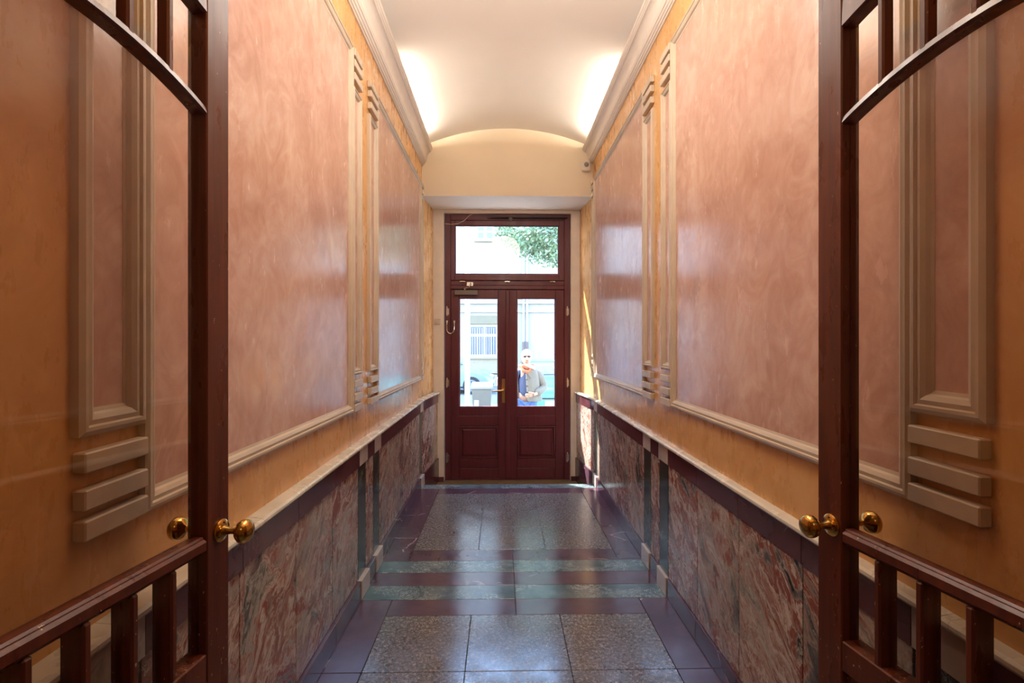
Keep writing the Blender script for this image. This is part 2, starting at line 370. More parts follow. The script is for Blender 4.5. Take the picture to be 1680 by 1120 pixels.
# ================================================================ VAULT, LINTEL, FAR WALL
cx, R, zc0 = .065, 2.25, 3.806
v = []; f = []; n = 28; xs = [-1.10+2.4*i/n for i in range(n+1)]
zz = lambda x: zc0 - R + math.sqrt(R*R-(x-cx)**2)
for y in (.36, 5.62):
    v += [(x, y, zz(x)) for x in xs]; v += [(x, y, zz(x)+.2) for x in xs]
m = n+1
for i in range(n):
    f += [(i, i+1, 2*m+i+1, 2*m+i), (m+i+1, m+i, 3*m+i, 3*m+i+1), (i+1, i, m+i, m+i+1), (2*m+i, 2*m+i+1, 3*m+i+1, 3*m+i)]
f += [(0, m, 3*m, 2*m), (n, 2*m+n, 3*m+n, m+n)]
ceil = link('ceiling', mesh('ceiling', v, f, 'cream', True)); ceil.data.set_sharp_from_angle(angle=math.radians(40))
tag(ceil, 'shallow cream barrel vault over the corridor', 'ceiling', kind='structure')
# arched wall over the recess: face in warm cream, soffit white
lw = MB().box((-1.1, 5.55, 3.082), (1.2, 6.14, 4.15)).build('wall_lintel', 'arch'); tag(lw, 'plain cream arched wall above the street door recess', 'wall', kind='structure')
MB().box((-.95, 5.552, 3.074), (1.06, 6.13, 3.083)).build('soffit', 'cream', lw)
# far wall round the street door (corridor face) and the house front
fw = MB().box((-1.2, 6.13, -.3), (-.690, 6.32, 3.4)).box((.832, 6.13, -.3), (1.3, 6.32, 3.4)).box((-.69, 6.13, 3.035), (.832, 6.32, 3.4)).build('wall_far', 'jamb')
tag(fw, 'beige painted end wall framing the street door', 'wall', kind='structure')
MB().box((-.757, 6.112, -.17), (-.69, 6.13, -.115), .002).build('base_tile', 'oxblood', fw); MB().box((.832, 6.112, -.17), (.89, 6.13, -.115), .002).build('base_tile', 'oxblood', fw)
M['house'] = plain('pale house render', (.7, .66, .58), .8)
hf = MB().box((-7, 6.30, -.4), (-.72, 6.62, 7)).box((.86, 6.30, -.4), (7, 6.62, 7)).box((-.72, 6.30, 3.07), (.86, 6.62, 7)).build('wall_front', 'house')
tag(hf, 'outside face of the house front round the street door', 'wall', kind='structure')

# ================================================================ STREET DOOR
DY = 6.18
d1 = empty('door_1', (.07, DY, -.17)); tag(d1, 'dark red double street door with glazed leaves and fanlight', 'door', kind='structure')
off = Vector((.07, DY, -.17))
def dpart(b, name, mat, par, smooth=False):
    o = b.build(name, mat, par, smooth=smooth)
    if par is d1: o.location = -off
    return o
fr = MB().box((-.682, DY-.01, -.17), (-.612, DY+.08, 3.03), .004).box((.757, DY-.01, -.17), (.825, DY+.08, 3.03), .004)
fr.box((-.612, DY-.01, 2.958), (.757, DY+.08, 3.03), .004).box((-.612, DY-.012, 2.128), (.757, DY+.08, 2.176), .005).box((-.612, DY-.004, 2.176), (.757, DY+.07, 2.232), .004)
fr.box((-.612, DY-.004, -.17), (.757, DY+.07, -.155))
fr.box((-.66, DY+.046, -.17), (-.597, DY+.09, 2.2)).box((.742, DY+.046, -.17), (.80, DY+.09, 2.2)).box((-.66, DY+.046, 2.112), (.8, DY+.09, 2.25))
dpart(fr, 'door_frame', 'door_paint', d1)
fs = MB()
def sash(b, x0, x1, z0, z1, gx0, gx1, gz0, gz1, y0, y1, bev=.004):
    b.box((x0, y0, z0), (gx0, y1, z1), bev); b.box((gx1, y0, z0), (x1, y1, z1), bev); b.box((gx0, y0, z0), (gx1, y1, gz0), bev); b.box((gx0, y0, gz1), (gx1, y1, z1), bev)
    w = .012   # glazing bead
    b.box((gx0, y0+.012, gz0), (gx0+w, y0+.03, gz1), .003).box((gx1-w, y0+.012, gz0), (gx1, y0+.03, gz1), .003).box((gx0+w, y0+.012, gz0), (gx1-w, y0+.03, gz0+w), .003).box((gx0+w, y0+.012, gz1-w), (gx1-w, y0+.03, gz1), .003)
sash(fs, -.609, .754, 2.236, 2.955, -.562, .690, 2.308, 2.898, DY-.014, DY+.05)
fan = dpart(fs, 'fanlight_sash', 'door_paint', d1)
MB().box((-.562, DY+.018, 2.308), (.69, DY+.023, 2.898)).build('glass_pane', 'glass', fan)
def leaf(x0, x1, gx0, gx1):
    y0, y1 = DY-.008, DY+.045
    b = MB().box((x0, y0, -.152), (gx0, y1, 2.122), .004).box((gx1, y0, -.152), (x1, y1, 2.122), .004)
    for z0, z1 in ((2.012, 2.122), (.606, .718), (.484, .603), (-.027, .083), (-.152, -.030)): b.box((gx0, y0+.001, z0), (gx1, y1, z1), .004)
    w = .012
    b.box((gx0, y0+.012, .718), (gx0+w, y0+.03, 2.012), .003).box((gx1-w, y0+.012, .718), (gx1, y0+.03, 2.012), .003)
    lf = dpart(b, 'door_leaf', 'door_paint', d1)
    MB().box((gx0, DY+.014, .718), (gx1, DY+.019, 2.012)).build('glass_pane', 'glass', lf)
    # raised panel: flat recess, moulded ring, bevelled centre
    p = MB().box((gx0, y0+.02, .083), (gx1, y1-.006, .484))
    def ring(i0, h0, i1, h1):
        a = [(gx0+i0, y0+.02-h0, .083+i0), (gx1-i0, y0+.02-h0, .083+i0), (gx1-i0, y0+.02-h0, .484-i0), (gx0+i0, y0+.02-h0, .484-i0)]
        c = [(gx0+i1, y0+.02-h1, .083+i1), (gx1-i1, y0+.02-h1, .083+i1), (gx1-i1, y0+.02-h1, .484-i1), (gx0+i1, y0+.02-h1, .484-i1)]
        p.add(a+c, [(k, (k+1) % 4, 4+(k+1) % 4, 4+k) for k in range(4)])
    ring(.002, 0, .006, .018); ring(.006, .018, .016, .02); ring(.016, .02, .024, .001); ring(.024, .001, .036, .001); ring(.036, .001, .054, .016)
    p.add([(gx0+.054, y0+.004, .137), (gx1-.054, y0+.004, .137), (gx1-.054, y0+.004, .43), (gx0+.054, y0+.004, .43)], [(0, 1, 2, 3)])
    p.build('panel', 'door_paint', lf); return lf
lfL = leaf(-.609, .052, -.512, -.040); lfR = leaf(.092, .754, .182, .650)
MB().box((.048, DY-.022, -.150), (.096, DY-.006, 2.120), .006).box((.0505, DY+.02, -.150), (.0935, DY+.044, 2.12)).build('meeting_bead', 'door_paint', lfL)
# lever handle on its long plate
hd = MB().box((.003, DY-.014, .760), (.041, DY-.008, 1.050), .003); hd.lathe([(.0, 0), (.015, 0), (.013, .02), (.009, .045), (.009, .05)], (.022, DY-.012, .912), (0, -1, 0), 14)
hd.tube([(.022, DY-.055, .912), (.0, DY-.060, .912), (-.06, DY-.058, .910), (-.105, DY-.050, .905)], [.010, .010, .008, .007], 10)
hd.build('lever_handle', 'brass_satin', lfL, smooth=True)
for x in (-.655, .790):
    for z in (1.86, 1.00, .10):
        b = MB().tube([(x, DY-.020, z-.052), (x, DY-.020, z+.052)], .009, 10).ball((x, DY-.020, z+.056), .010, 8, 5).box((x-.012, DY-.014, z-.04), (x+.022, DY-.009, z+.04), .001); dpart(b, 'hinge', 'chrome', d1, True)
for x in (-.47, .068, .615):
    b = MB().box((x-.035, DY-.020, 2.215), (x+.035, DY-.010, 2.226), .002).lathe([(.012, 0), (.010, .012), (.006, .016)], (x, DY-.018, 2.222), (0, -1, 0), 10); dpart(b, 'latch', 'chrome', d1, True)
b = MB().box((-.565, DY-.062, 2.058), (-.285, DY-.012, 2.116), .006); cl = dpart(b, 'door_closer', 'grey_metal', d1)
MB().tube([(-.44, DY-.04, 2.115), (-.44, DY-.04, 2.140)], .016, 10).tube([(-.44, DY-.045, 2.135), (-.38, DY-.11, 2.150), (-.37, DY-.05, 2.195), (-.37, DY-.01, 2.205)], .009, 8).box((-.42, DY-.02, 2.165), (-.34, DY-.008, 2.215), .003).build('closer_arm', 'chrome', cl)
b = MB().tube([(-.13, DY-.030, 2.985), (.79, DY-.030, 2.985)], .011, 8).box((-.17, DY-.036, 2.975), (-.11, DY-.02, 2.995), .002)
rod = dpart(b, 'fanlight_rod', 'dark', d1); MB().lathe([(.026, 0), (.024, .02), (.010, .026), (.010, .04)], (.105, DY-.02, 2.970), (0, -1, 0), 12).build('rod_bracket', 'grey_metal', rod)
b = MB().tube([(-.690, DY-.02, 2.915), (-.60, DY-.022, 2.905), (-.52, DY-.022, 2.915), (-.45, DY-.02, 2.950), (-.39, DY-.02, 3.010), (-.34, DY-.02, 3.035)], .0035, 6); dpart(b, 'cable', 'plastic', d1)
hk = [(-.655, DY-.012, 1.74), (-.655, DY-.035, 1.70)] + [(-.612-.043*math.cos(math.pi*i/8), DY-.035, 1.645-.05*math.sin(math.pi*i/8)) for i in range(9)] + [(-.569, DY-.035, 1.70), (-.569, DY-.012, 1.74)]
b = MB().tube(hk, .007, 8).box((-.667, DY-.018, 1.725), (-.643, DY-.008, 1.755), .002).box((-.581, DY-.018, 1.725), (-.557, DY-.008, 1.755), .002); dpart(b, 'cable_loop', 'chrome', d1, True)
# small fittings on the walls
sw = MB().box((-.035, -.018, -.035), (.035, 0, .035), .004).build('push_switch', 'plastic', None, (-.765, 6.13, 1.735)); tag(sw, 'small square pale switch on the beige jamb left of the street door', 'switch')
MB().box((-.022, -.024, -.028), (.022, -.018, .028), .002).build('rocker', 'plastic', sw)
pir = MB().box((-.045, -.05, -.055), (.045, 0, .05), .010).build('motion_sensor', 'plastic', None, (.915, 5.55, 3.395)); tag(pir, 'white motion sensor high in the right corner under the vault', 'sensor')
MB().ball((0, -.045, .012), (.028, .022, .028), 12, 8).build('lens', 'lens', pir, smooth=True); MB().tube([(.03, -.02, .05), (.045, -.02, .075), (.07, -.015, .07)], .008, 8).build('bracket', 'plastic', pir)

# ================================================================ GLAZED LEAVES OPENED INTO THE CORRIDOR
def glazed_leaf(name, xe, ye, ang, s, label, uk=.030):
    # local axes: +x runs from the free edge towards the hinge, +y is the face towards the corridor axis
    root = empty(name, (xe, ye, .012), 0)
    hx, hy = s*math.sin(ang), -math.cos(ang)            # direction free edge -> hinge
    root.rotation_euler = (0, 0, math.atan2(hy, hx))
    # left leaf: +y local must face +X ; right leaf must face -X
    fs_ = 1 if s < 0 else -1
    tag(root, label, 'door', kind='structure')
    Wd, T = .82, .050; H = 2.46
    F = lambda u, d, z: (u, fs_*d, z)                  # d=0 visible face, negative = behind
    def bx(b, u0, u1, z0, z1, d0=-T, d1=0., bev=.003): return b.box(F(u0, d0, z0), F(u1, d1, z1), bev)
    bx(MB(), 0, .077, 0, H).build('stile', 'mahogany', root); bx(MB(), Wd-.085, Wd, 0, H).build('stile', 'mahogany', root)
    u0, u1 = .077, Wd-.085; um = (u0+u1)/2
    bx(MB(), u0, u1, 0, .20).build('rail', 'mahogany', root); bx(MB(), u0, u1, .70, .772).build('rail', 'mahogany', root); bx(MB(), u0, u1, 2.34, H).build('rail', 'mahogany', root)
    b = MB(); bx(b, u0, u1, 1.006, 1.036, -T, .003, .006); bx(b, u0, u1, 1.000, 1.041, -.032, -.006, .004); b.build('rail', 'mahogany', root)
    p = MB(); bx(p, u0, u1, .20, .70, -.030, -.014, 0); bx(p, u0+.05, u1-.05, .25, .65, -.036, -.006, .010); p.build('panel', 'mahogany', root)
    def arch(za, zp, hgt, nm):
        v = []; f = []; n = 20
        for i in range(n+1):
            u = u0+(u1-u0)*i/n; t = (u-um)/((u1-u0)/2); z = zp-(zp-za)*t*t
            v += [F(u, .0, z+.004), F(u, -.004, z+hgt), F(u, -.036, z+hgt), F(u, -.036, z), F(u, -.008, z)]
        for i in range(n):
            for k in range(5): a = i*5; f.append((a+k, a+(k+1) % 5, a+5+(k+1) % 5, a+5+k))
        f += [(4, 3, 2, 1, 0), tuple(n*5+k for k in range(5))]
        MB().add(v, f).build(nm, 'mahogany', root)
    arch(2.008, 2.072, .018, 'arched_rail'); arch(2.24, 2.285, .10, 'arched_rail')
    for i in range(1, 7):
        u = u0 + (u1-u0)*i/6.6 if False else .069+.0985*i
        if u > u1-.05: break
        t = (u-um)/((u1-u0)/2); za = 2.070-.065*t*t
        bx(MB(), u-.003, u+.014, .77, 1.003, -.049, -.001, .004).build('muntin', 'mahogany', root)
        bx(MB(), u+.004, u+.021, za+.012, 2.285-.045*t*t+.01, -.032, -.003, .004).build('muntin', 'mahogany', root)
    for z0, z1 in ((.765, 1.015), (1.035, 2.36)): MB().box(F(u0, -.026, z0), F(u1, -.021, z1)).build('glass_pane', 'door_glass', root)
    # brass knobs on both faces with screwed rosettes
    zk = 1.038
    prof = [(.0265, 0), (.0265, .003), (.022, .007), (.012, .009), (.0095, .016), (.0075, .026), (.0075, .036), (.012, .041), (.021, .046), (.0265, .053), (.028, .060), (.0265, .067), (.021, .073), (.012, .077), (.004, .078)]
    for d, dd in ((0, 1), (-T, -1)):
        k = MB().lathe(prof, F(uk, d, zk), F(0, dd, 0), 28).build('knob', 'brass', root, smooth=True)
        sc_ = MB()
        for a in (90, 210, 330): sc_.lathe([(.0028, 0), (.0022, .0015)], F(uk+.019*math.cos(math.radians(a)), d+dd*.0075, zk+.019*math.sin(math.radians(a))), F(0, dd, 0), 8)
        sc_.build('screws', 'dark', k)
    for z in (.25, 1.25, 2.2): MB().tube([F(Wd+.006, -.006, z-.05), F(Wd+.006, -.006, z+.05)], .008, 10).build('hinge', 'brass_satin', root, smooth=True)
glazed_leaf('door_2', -.666, 1.265, math.radians(7.2), -1, 'left glazed mahogany leaf with brass knobs folded open along the wall')
glazed_leaf('door_3', .804, 1.287, math.radians(7.8), 1, 'right glazed mahogany leaf with brass knobs folded open along the wall', .046)

# ================================================================ DOORWAY AND LOBBY BEHIND THE CAMERA
wb = MB().box((-1.9, .30, -.1), (-.80, .43, 3.9)).box((.945, .30, -.1), (2.0, .43, 3.9)).box((-.80, .30, 2.50), (.945, .43, 3.9)).build('wall_back', 'orange')
tag(wb, 'cross wall with the doorway the glazed leaves hang in', 'wall', kind='structure')
lob = MB().box((-2.0, -2.9, -.1), (-1.88, .36, 3.3)).box((2.0, -2.9, -.1), (2.12, .36, 3.3)).box((-2.0, -3.0, -.1), (2.1, -2.86, 3.3)).build('wall_lobby', 'orange')
tag(lob, 'orange lobby walls behind the camera', 'wall', kind='structure')
lc = MB().box((-2.0, -2.9, 3.3), (2.1, .36, 3.4)).build('ceiling_lobby', 'cream'); tag(lc, 'plain lobby ceiling behind the camera', 'ceiling', kind='structure')
lf_ = MB().box((-2.0, -2.9, -.2), (2.1, .34, -.022)).build('floor_lobby', 'granite'); tag(lf_, 'lobby floor behind the camera', 'floor', kind='structure')

# ================================================================ STREET
GZ = -.25
M['asphalt'] = plain('grey asphalt', (.16, .16, .16), .85, var=.2, vs=60); M['paving'] = plain('pale paving', (.22, .215, .20), .8, var=.1, vs=20)  # asphalt: one even grey with random tone
st = MB().box((-30, 11.2, GZ-.3), (30, 20.2, GZ-.06)).build('floor_road', 'asphalt'); tag(st, 'asphalt road running past the house', 'road', kind='structure')
for nm, a, b_, lb in (('floor_pavement', 6.62, 11.2, 'pavement outside the street door'), ('floor_far_pavement', 20.2, 23.0, 'pavement across the road')):
    o = MB().box((-30, a, GZ-.3), (30, b_, GZ)).build(nm, 'paving'); tag(o, lb, 'pavement', kind='structure')
st2 = MB().box((-.72, 6.62, GZ), (.86, 6.9, -.17), .01).build('doorstep', 'paving'); tag(st2, 'stone doorstep outside the street door', 'step')
# ---- facade across the road
M['render_white'] = plain('white render', (.285, .29, .285), .85, var=.03, vs=2); M['shutter'] = plain('beige shutter box', (.15, .13, .09), .6)
M['window_white'] = plain('white window frame', (.42, .43, .43), .5); M['blue_glass'] = plain('dim window glass', (.09, .12, .17), .15); M['iron'] = plain('brown cast iron', (.11, .075, .075), .6); M['stonebase'] = plain('ochre stone base', (.26, .22, .16), .8)
bl = empty('building', (0, 23.0, GZ)); tag(bl, 'white rendered building across the road with shutter boxes and drainpipes', 'building')
def bp(b, name, mat, par=None, smooth=False):
    o = b.build(name, mat, par or bl, smooth=smooth)
    if not par: o.location = (0, -23.0, -GZ)
    return o
bp(MB().box((-25, 23.0, GZ), (25, 31, 11.6)), 'wall', 'render_white')
bp(MB().box((-25, 22.94, GZ), (25, 23.0, .74)), 'plinth', 'stonebase')
for z0, z1, d in ((2.80, 2.88, .10), (3.18, 3.24, .14), (3.8, 3.9, .06), (7.6, 7.8, .2)): bp(MB().box((-25, 23-d, z0), (25, 23, z1), .01), 'cornice_course', 'render_white')
for cxw in (-9.8, -6.8, -3.8, -.82, 4.0, 7.0, 10.0):
    f_ = MB().box((cxw-.62, 22.93, .80), (cxw+.62, 23.0, 2.25)); w_ = bp(f_, 'window', 'window_white')
    for a, b_ in ((-.55, -.30), (-.24, .0), (.10, .33), (.37, .56)):
        MB().box((cxw+a, 22.915, .92), (cxw+b_, 22.93, 1.72)).build('pane', 'blue_glass', w_)
    for a, b_ in ((-.55, .0), (.10, .56)): MB().box((cxw+a, 22.915, 1.84), (cxw+b_, 22.93, 2.16)).build('pane', 'blue_glass', w_)
    bars = MB(); [bars.tube([(cxw-.58+.105*i, 22.88, .82), (cxw-.58+.105*i, 22.88, 2.1)], .012, 6) for i in range(12)]; bars.build('grille', 'window_white', w_)
    bp(MB().box((cxw-.65, 22.86, 2.27), (cxw+.65, 23.0, 2.66), .01), 'shutter_box', 'shutter'); bp(MB().box((cxw-.72, 22.84, .72), (cxw+.72, 23, .79), .01), 'sill', 'stonebase')
for zr in (5.1, 8.6):
    for cxw in (-9.8, -6.8, -3.8, -.74, 2.3, 5.3, 8.3):
        w_ = bp(MB().box((cxw-.40, 22.95, zr+.95), (cxw+.40, 23.0, zr+1.60)), 'window', 'window_white')
        for a in (-.32, .07):
            for z0, z1 in ((1.36, 1.52), (1.02, 1.28)): MB().box((cxw+a, 22.935, zr+z0), (cxw+a+.26, 22.95, zr+z1)).build('pane', 'blue_glass', w_)
        bp(MB().box((cxw-.5, 22.86, zr+.86), (cxw+.5, 23, zr+.92), .01), 'sill', 'stonebase')
for x in (.98, 1.14):
    dp = bp(MB().tube([(x, 22.88, 1.45), (x, 22.88, 11.4)], .045, 10), 'drainpipe', 'window_white', smooth=True); MB().tube([(x, 22.88, GZ), (x, 22.88, 1.5)], .058, 10).build('cast_iron_foot', 'iron', dp, smooth=True)
bp(MB().tube([(-1.55, 22.9, 1.9), (-1.55, 22.9, 3.3)], .03, 8), 'drainpipe', 'iron')
# ---- tree
tr = empty('street_tree', (3.2, 15.5, GZ)); tag(tr, 'leafy green street tree hanging over the road right of the fanlight', 'tree')
M['leaf'] = plain('green leaves', (.16, .26, .15), .6, var=.4, vs=4); M['bark'] = plain('grey brown bark', (.16, .13, .10), .9, var=.3, vs=20)
b = MB().tube([(0, 0, 0), (.05, 0, 2.0), (-.1, .1, 4.2), (.1, 0, 6.5)], [.2, .16, .12, .05], 10)
for a in range(7):
    th = a*.9; b.tube([(0, 0, 2.6+.35*a), (.8*math.cos(th), .8*math.sin(th), 3.6+.35*a), (1.9*math.cos(th), 1.7*math.sin(th), 4.3+.35*a)], [.07, .045, .02], 7)
b.build('trunk', 'bark', tr, smooth=True)
vv = []; ff = []
blobs = [(random.gauss(-.6, 1.2), random.gauss(0, 1.1), random.uniform(4.7, 8.0), random.uniform(.45, .8)) for _ in range(52)] + [(-2.7, -.3, 5.0, .5), (-2.3, 0, 4.7, .5), (-1.9, 0, 4.5, .5), (-1.4, .2, 4.4, .5), (-2.0, -.2, 5.3, .6), (-3.1, 0, 5.1, .3), (-1.0, 0, 4.5, .55), (-.5, .2, 4.5, .55), (0, 0, 4.5, .5), (-1.7, .1, 5.0, .6), (-1.1, 0, 5.2, .7), (-.4, 0, 5.3, .7), (-2.2, 0, 5.9, .6), (-2.8, .1, 4.8, .35)]
for (bx_, by_, bz_, br_) in blobs:
    for _ in range(260):
        d = Vector((random.gauss(0, 1), random.gauss(0, 1), random.gauss(0, 1))).normalized()*br_*random.uniform(.45, 1.05); c = Vector((bx_, by_, bz_)) + d
        if c.z < 4.05: continue
        u = Vector((random.gauss(0, 1), random.gauss(0, 1), random.gauss(0, 1))).normalized(); w = u.orthogonal().normalized(); r = random.uniform(.05, .085); k = len(vv)
        vv += [c-u*r, c+w*r*.5, c+u*r, c-w*r*.5]; ff.append((k, k+1, k+2, k+3))
me = bpy.data.meshes.new('foliage'); me.from_pydata(vv, [], ff); me.materials.append(M['leaf']); fo = link('foliage', me, tr); fo['kind'] = 'stuff'
# ---- post
post = empty('lamp_post', (-.60, 9.0, GZ)); tag(post, 'white round post on the pavement in front of the silver car', 'post')
MB().tube([(0, 0, 0), (0, 0, 4.4)], .046, 14).build('pole', 'window_white', post, smooth=True); MB().lathe([(.09, 0), (.09, .02), (.05, .06)], (0, 0, 0), (0, 0, 1), 14).build('foot', 'window_white', post); MB().tube([(0, 0, 4.4), (0, .3, 4.6), (0, .8, 4.65)], .03, 8).ball((0, .9, 4.62), (.1, .22, .06)).build('lamp_head', 'grey_metal', post)
# ---- litter bin
M['bin'] = plain('grey plastic bin', (.10, .112, .112), .5); M['bin_lid'] = plain('pale grey lid', (.15, .155, .15), .5); M['sticker'] = plain('white sticker', (.7, .7, .7), .5)
bn = empty('wheeled_bin', (-.385, 10.1, GZ)); tag(bn, 'grey wheeled rubbish bin with pale lid in front of the silver car', 'bin')
b = MB().add([(-.15, -.2, .08), (.15, -.2, .08), (.15, .2, .08), (-.15, .2, .08), (-.19, -.24, .84), (.19, -.24, .84), (.19, .26, .84), (-.19, .26, .84)], [(3,2,1,0),(4,5,6,7),(0,1,5,4),(1,2,6,5),(2,3,7,6),(3,0,4,7)])
b.build('body', 'bin', bn); MB().prism([(-.26, .84), (.30, .84), (.30, .93), (-.24, .88)], lambda p, t: (t, p[0], p[1]), -.21, .21).build('lid', 'bin_lid', bn)
for x in (-.17, .17): MB().lathe([(.02, -.03), (.09, -.03), (.09, .03), (.02, .03)], (x, .22, .09), (1, 0, 0), 16).build('wheel', 'dark', bn)
MB().tube([(-.17, .3, .9), (-.17, .34, .9), (.17, .34, .9), (.17, .3, .9)], .014, 8).build('handle', 'bin', bn); MB().box((-.14, -.245, .42), (-.06, -.205, .62)).build('sticker', 'sticker', bn)
# ---- cars
M['tyre'] = plain('tyre rubber', (.02, .02, .025), .8); M['hub'] = plain('blue grey wheel cover', (.12, .15, .24), .4); M['car_glass'] = plain('car window', (.10, .14, .18), .05, coat=.5)
M['silver'] = plain('pale silver blue car paint', (.16, .21, .25), .3, coat=.6, var=.02); M['turquoise'] = plain('turquoise car paint', (.04, .42, .46), .3, coat=.6, var=.02); M['white_paint'] = plain('white paint', (.8, .8, .8), .3); M['red'] = plain('red lens', (.6, .03, .05), .25); M['lamp'] = plain('clear headlamp', (.6, .62, .65), .15, coat=1)
def loft(secs, name, mat, par):
    """secs: list of (y, [(x,z)...]) closed rings of equal length"""
    v = []; f = []; n = len(secs[0][1])
    for y, ring in secs: v += [(x, y, z) for x, z in ring]
    for i in range(len(secs)-1):
        for k in range(n): f.append((i*n+k, i*n+(k+1) % n, (i+1)*n+(k+1) % n, (i+1)*n+k))
    f += [tuple(range(n))[::-1], tuple((len(secs)-1)*n+k for k in range(n))]
    return MB().add(v, f).build(name, mat, par, smooth=True)
def car(name, loc, rz, paint, label, L_=3.9, Wd=1.62, H=1.42, hub='hub'):
    """local: nose towards -y, x across"""
    r = empty(name, loc, rz); tag(r, label, 'car'); hw = Wd/2; l = L_
    def ring(w, zb, zt, k=.12): return [(-w, zb+k*.6), (-w, zt-k), (-w+k, zt), (w-k, zt), (w, zt-k), (w, zb+k*.6), (w-k, zb), (-w+k, zb)]
    ys = [(0, .80, .30, .62), (.10, .92, .24, .70), (.45, .98, .20, .80), (1.05, 1.0, .20, .93), (1.3, 1.0, .20, .96), (2.6, 1.0, .20, .97), (3.4, .98, .22, .96), (3.75, .94, .26, .92), (3.9, .86, .32, .80)]
    loft([(y*l/3.9-l/2, ring(hw*w, zb, zt)) for y, w, zb, zt in ys], 'body', paint, r)
    cb = [(1.10, .88, .90), (1.85, .74, H-.02), (2.5, .74, H), (3.1, .73, H-.05), (3.75, .84, .92)]
    loft([(y*l/3.9-l/2, ring(hw*w, .88, zt, .07)) for y, w, zt in cb], 'cabin_glass', 'car_glass', r)
    loft([(y*l/3.9-l/2, ring(hw*w*.97, zt-.05, zt+.012, .03)) for y, w, zt in cb[1:4]], 'roof', paint, r)
    for sx in (-1, 1):
        for (ya, za, wa), (yb, zb_, wb_) in (((1.10, .92, .88), (1.85, H-.03, .74)), ((3.75, .93, .84), (3.1, H-.06, .73)), ((2.45, .95, .90), (2.45, H-.02, .75))):
            MB().tube([(sx*hw*wa, ya*l/3.9-l/2, za), (sx*hw*wb_, yb*l/3.9-l/2, zb_)], .028, 8).build('pillar', paint, r)
        for yw in (.72, 3.08):
            w = MB().lathe([(.10, -.09), (.29, -.09), (.31, -.05), (.31, .05), (.29, .09), (.20, .09), (.10, .07)], (sx*(hw-.07), yw*l/3.9-l/2, .30), (sx, 0, 0), 24).build('wheel', 'tyre', r, smooth=True)
            h = MB().lathe([(.205, .07), (.20, .10), (.06, .11), (.02, .115)], (sx*(hw-.07), yw*l/3.9-l/2, .30), (sx, 0, 0), 20); h.build('wheel_cover', hub, w)
            for k in range(5):
                a = k*2*math.pi/5+.3; MB().box((sx*(hw+.035), yw*l/3.9-l/2+.13*math.cos(a)-.022, .30+.13*math.sin(a)-.022), (sx*(hw+.046), yw*l/3.9-l/2+.13*math.cos(a)+.022, .30+.13*math.sin(a)+.022), .008).build('cover_slot', 'tyre', w)
        MB().box((sx*(hw-.34), -l/2-.005+.01, .56), (sx*(hw-.12), -l/2+.14, .68), .03).build('headlamp', 'lamp', r); MB().box((sx*(hw-.24), l/2-.14, .60), (sx*(hw-.1), l/2+.005, .80), .02).build('tail_lamp', 'red', r)
        MB().box((sx*(hw+.02), -.72*l/3.9-.08, .93), (sx*(hw+.16), -.72*l/3.9+.06, 1.05), .03).build('mirror', paint, r)
        MB().box((sx*(hw-.004), .10, .74), (sx*(hw+.014), .26, .77), .005).build('door_handle', paint, r)
    MB().box((-.24, -l/2-.012, .36), (.24, -l/2+.03, .47), .004).build('number_plate', 'white_paint', r); MB().box((-.45, -l/2-.004, .50), (.45, -l/2+.05, .54), .004).build('grille', 'dark', r)
    MB().tube([(-.5, -.86*l/3.9-.02, .985), (.1, -.84*l/3.9, 1.0)], .012, 6).build('wiper', 'dark', r)
    return r
car('car', (-2.32, 18.4, GZ-.06), math.pi/2, 'silver', 'pale silver blue car parked across the road, seen past the white post', 4.1, 1.7, 1.42)
car('car', (1.22, 13.4, GZ-.06), 0, 'turquoise', 'turquoise car facing the door behind the person in the grey coat', 3.7, 1.50, 1.30, 'hub')
# ---- scooter
M['blue'] = plain('bright blue paint', (.03, .25, .50), .35, coat=.4)
sc = empty('motor_scooter', (.10, 10.9, GZ)); tag(sc, 'blue motor scooter with white top box and red lamp behind the door handle', 'scooter')
MB().ball((0, .1, .62), (.20, .45, .20)).box((-.16, -.34, .36), (.16, .5, .58), .05).build('body', 'blue', sc, smooth=True); MB().ball((0, .05, .80), (.15, .40, .07)).build('seat', 'tyre', sc, smooth=True)
MB().box((-.21, -.46, .78), (.21, -.10, 1.06), .07).build('top_box', 'white_paint', sc); MB().box((-.10, -.42, .62), (.10, -.34, .74), .02).build('tail_lamp', 'red', sc)
for y in (-.32, .85): MB().lathe([(.10, -.05), (.23, -.05), (.25, 0), (.23, .05), (.10, .05)], (0, y, .25), (1, 0, 0), 20).build('wheel', 'tyre', sc, smooth=True)
MB().box((-.15, .55, .3), (.15, .62, .95), .03).tube([(0, .8, .3), (0, .62, 1.0)], .03).build('front_shield', 'blue', sc); MB().tube([(-.32, .5, 1.04), (0, .6, 1.0), (.32, .5, 1.04)], .016).build('handlebar', 'dark', sc)

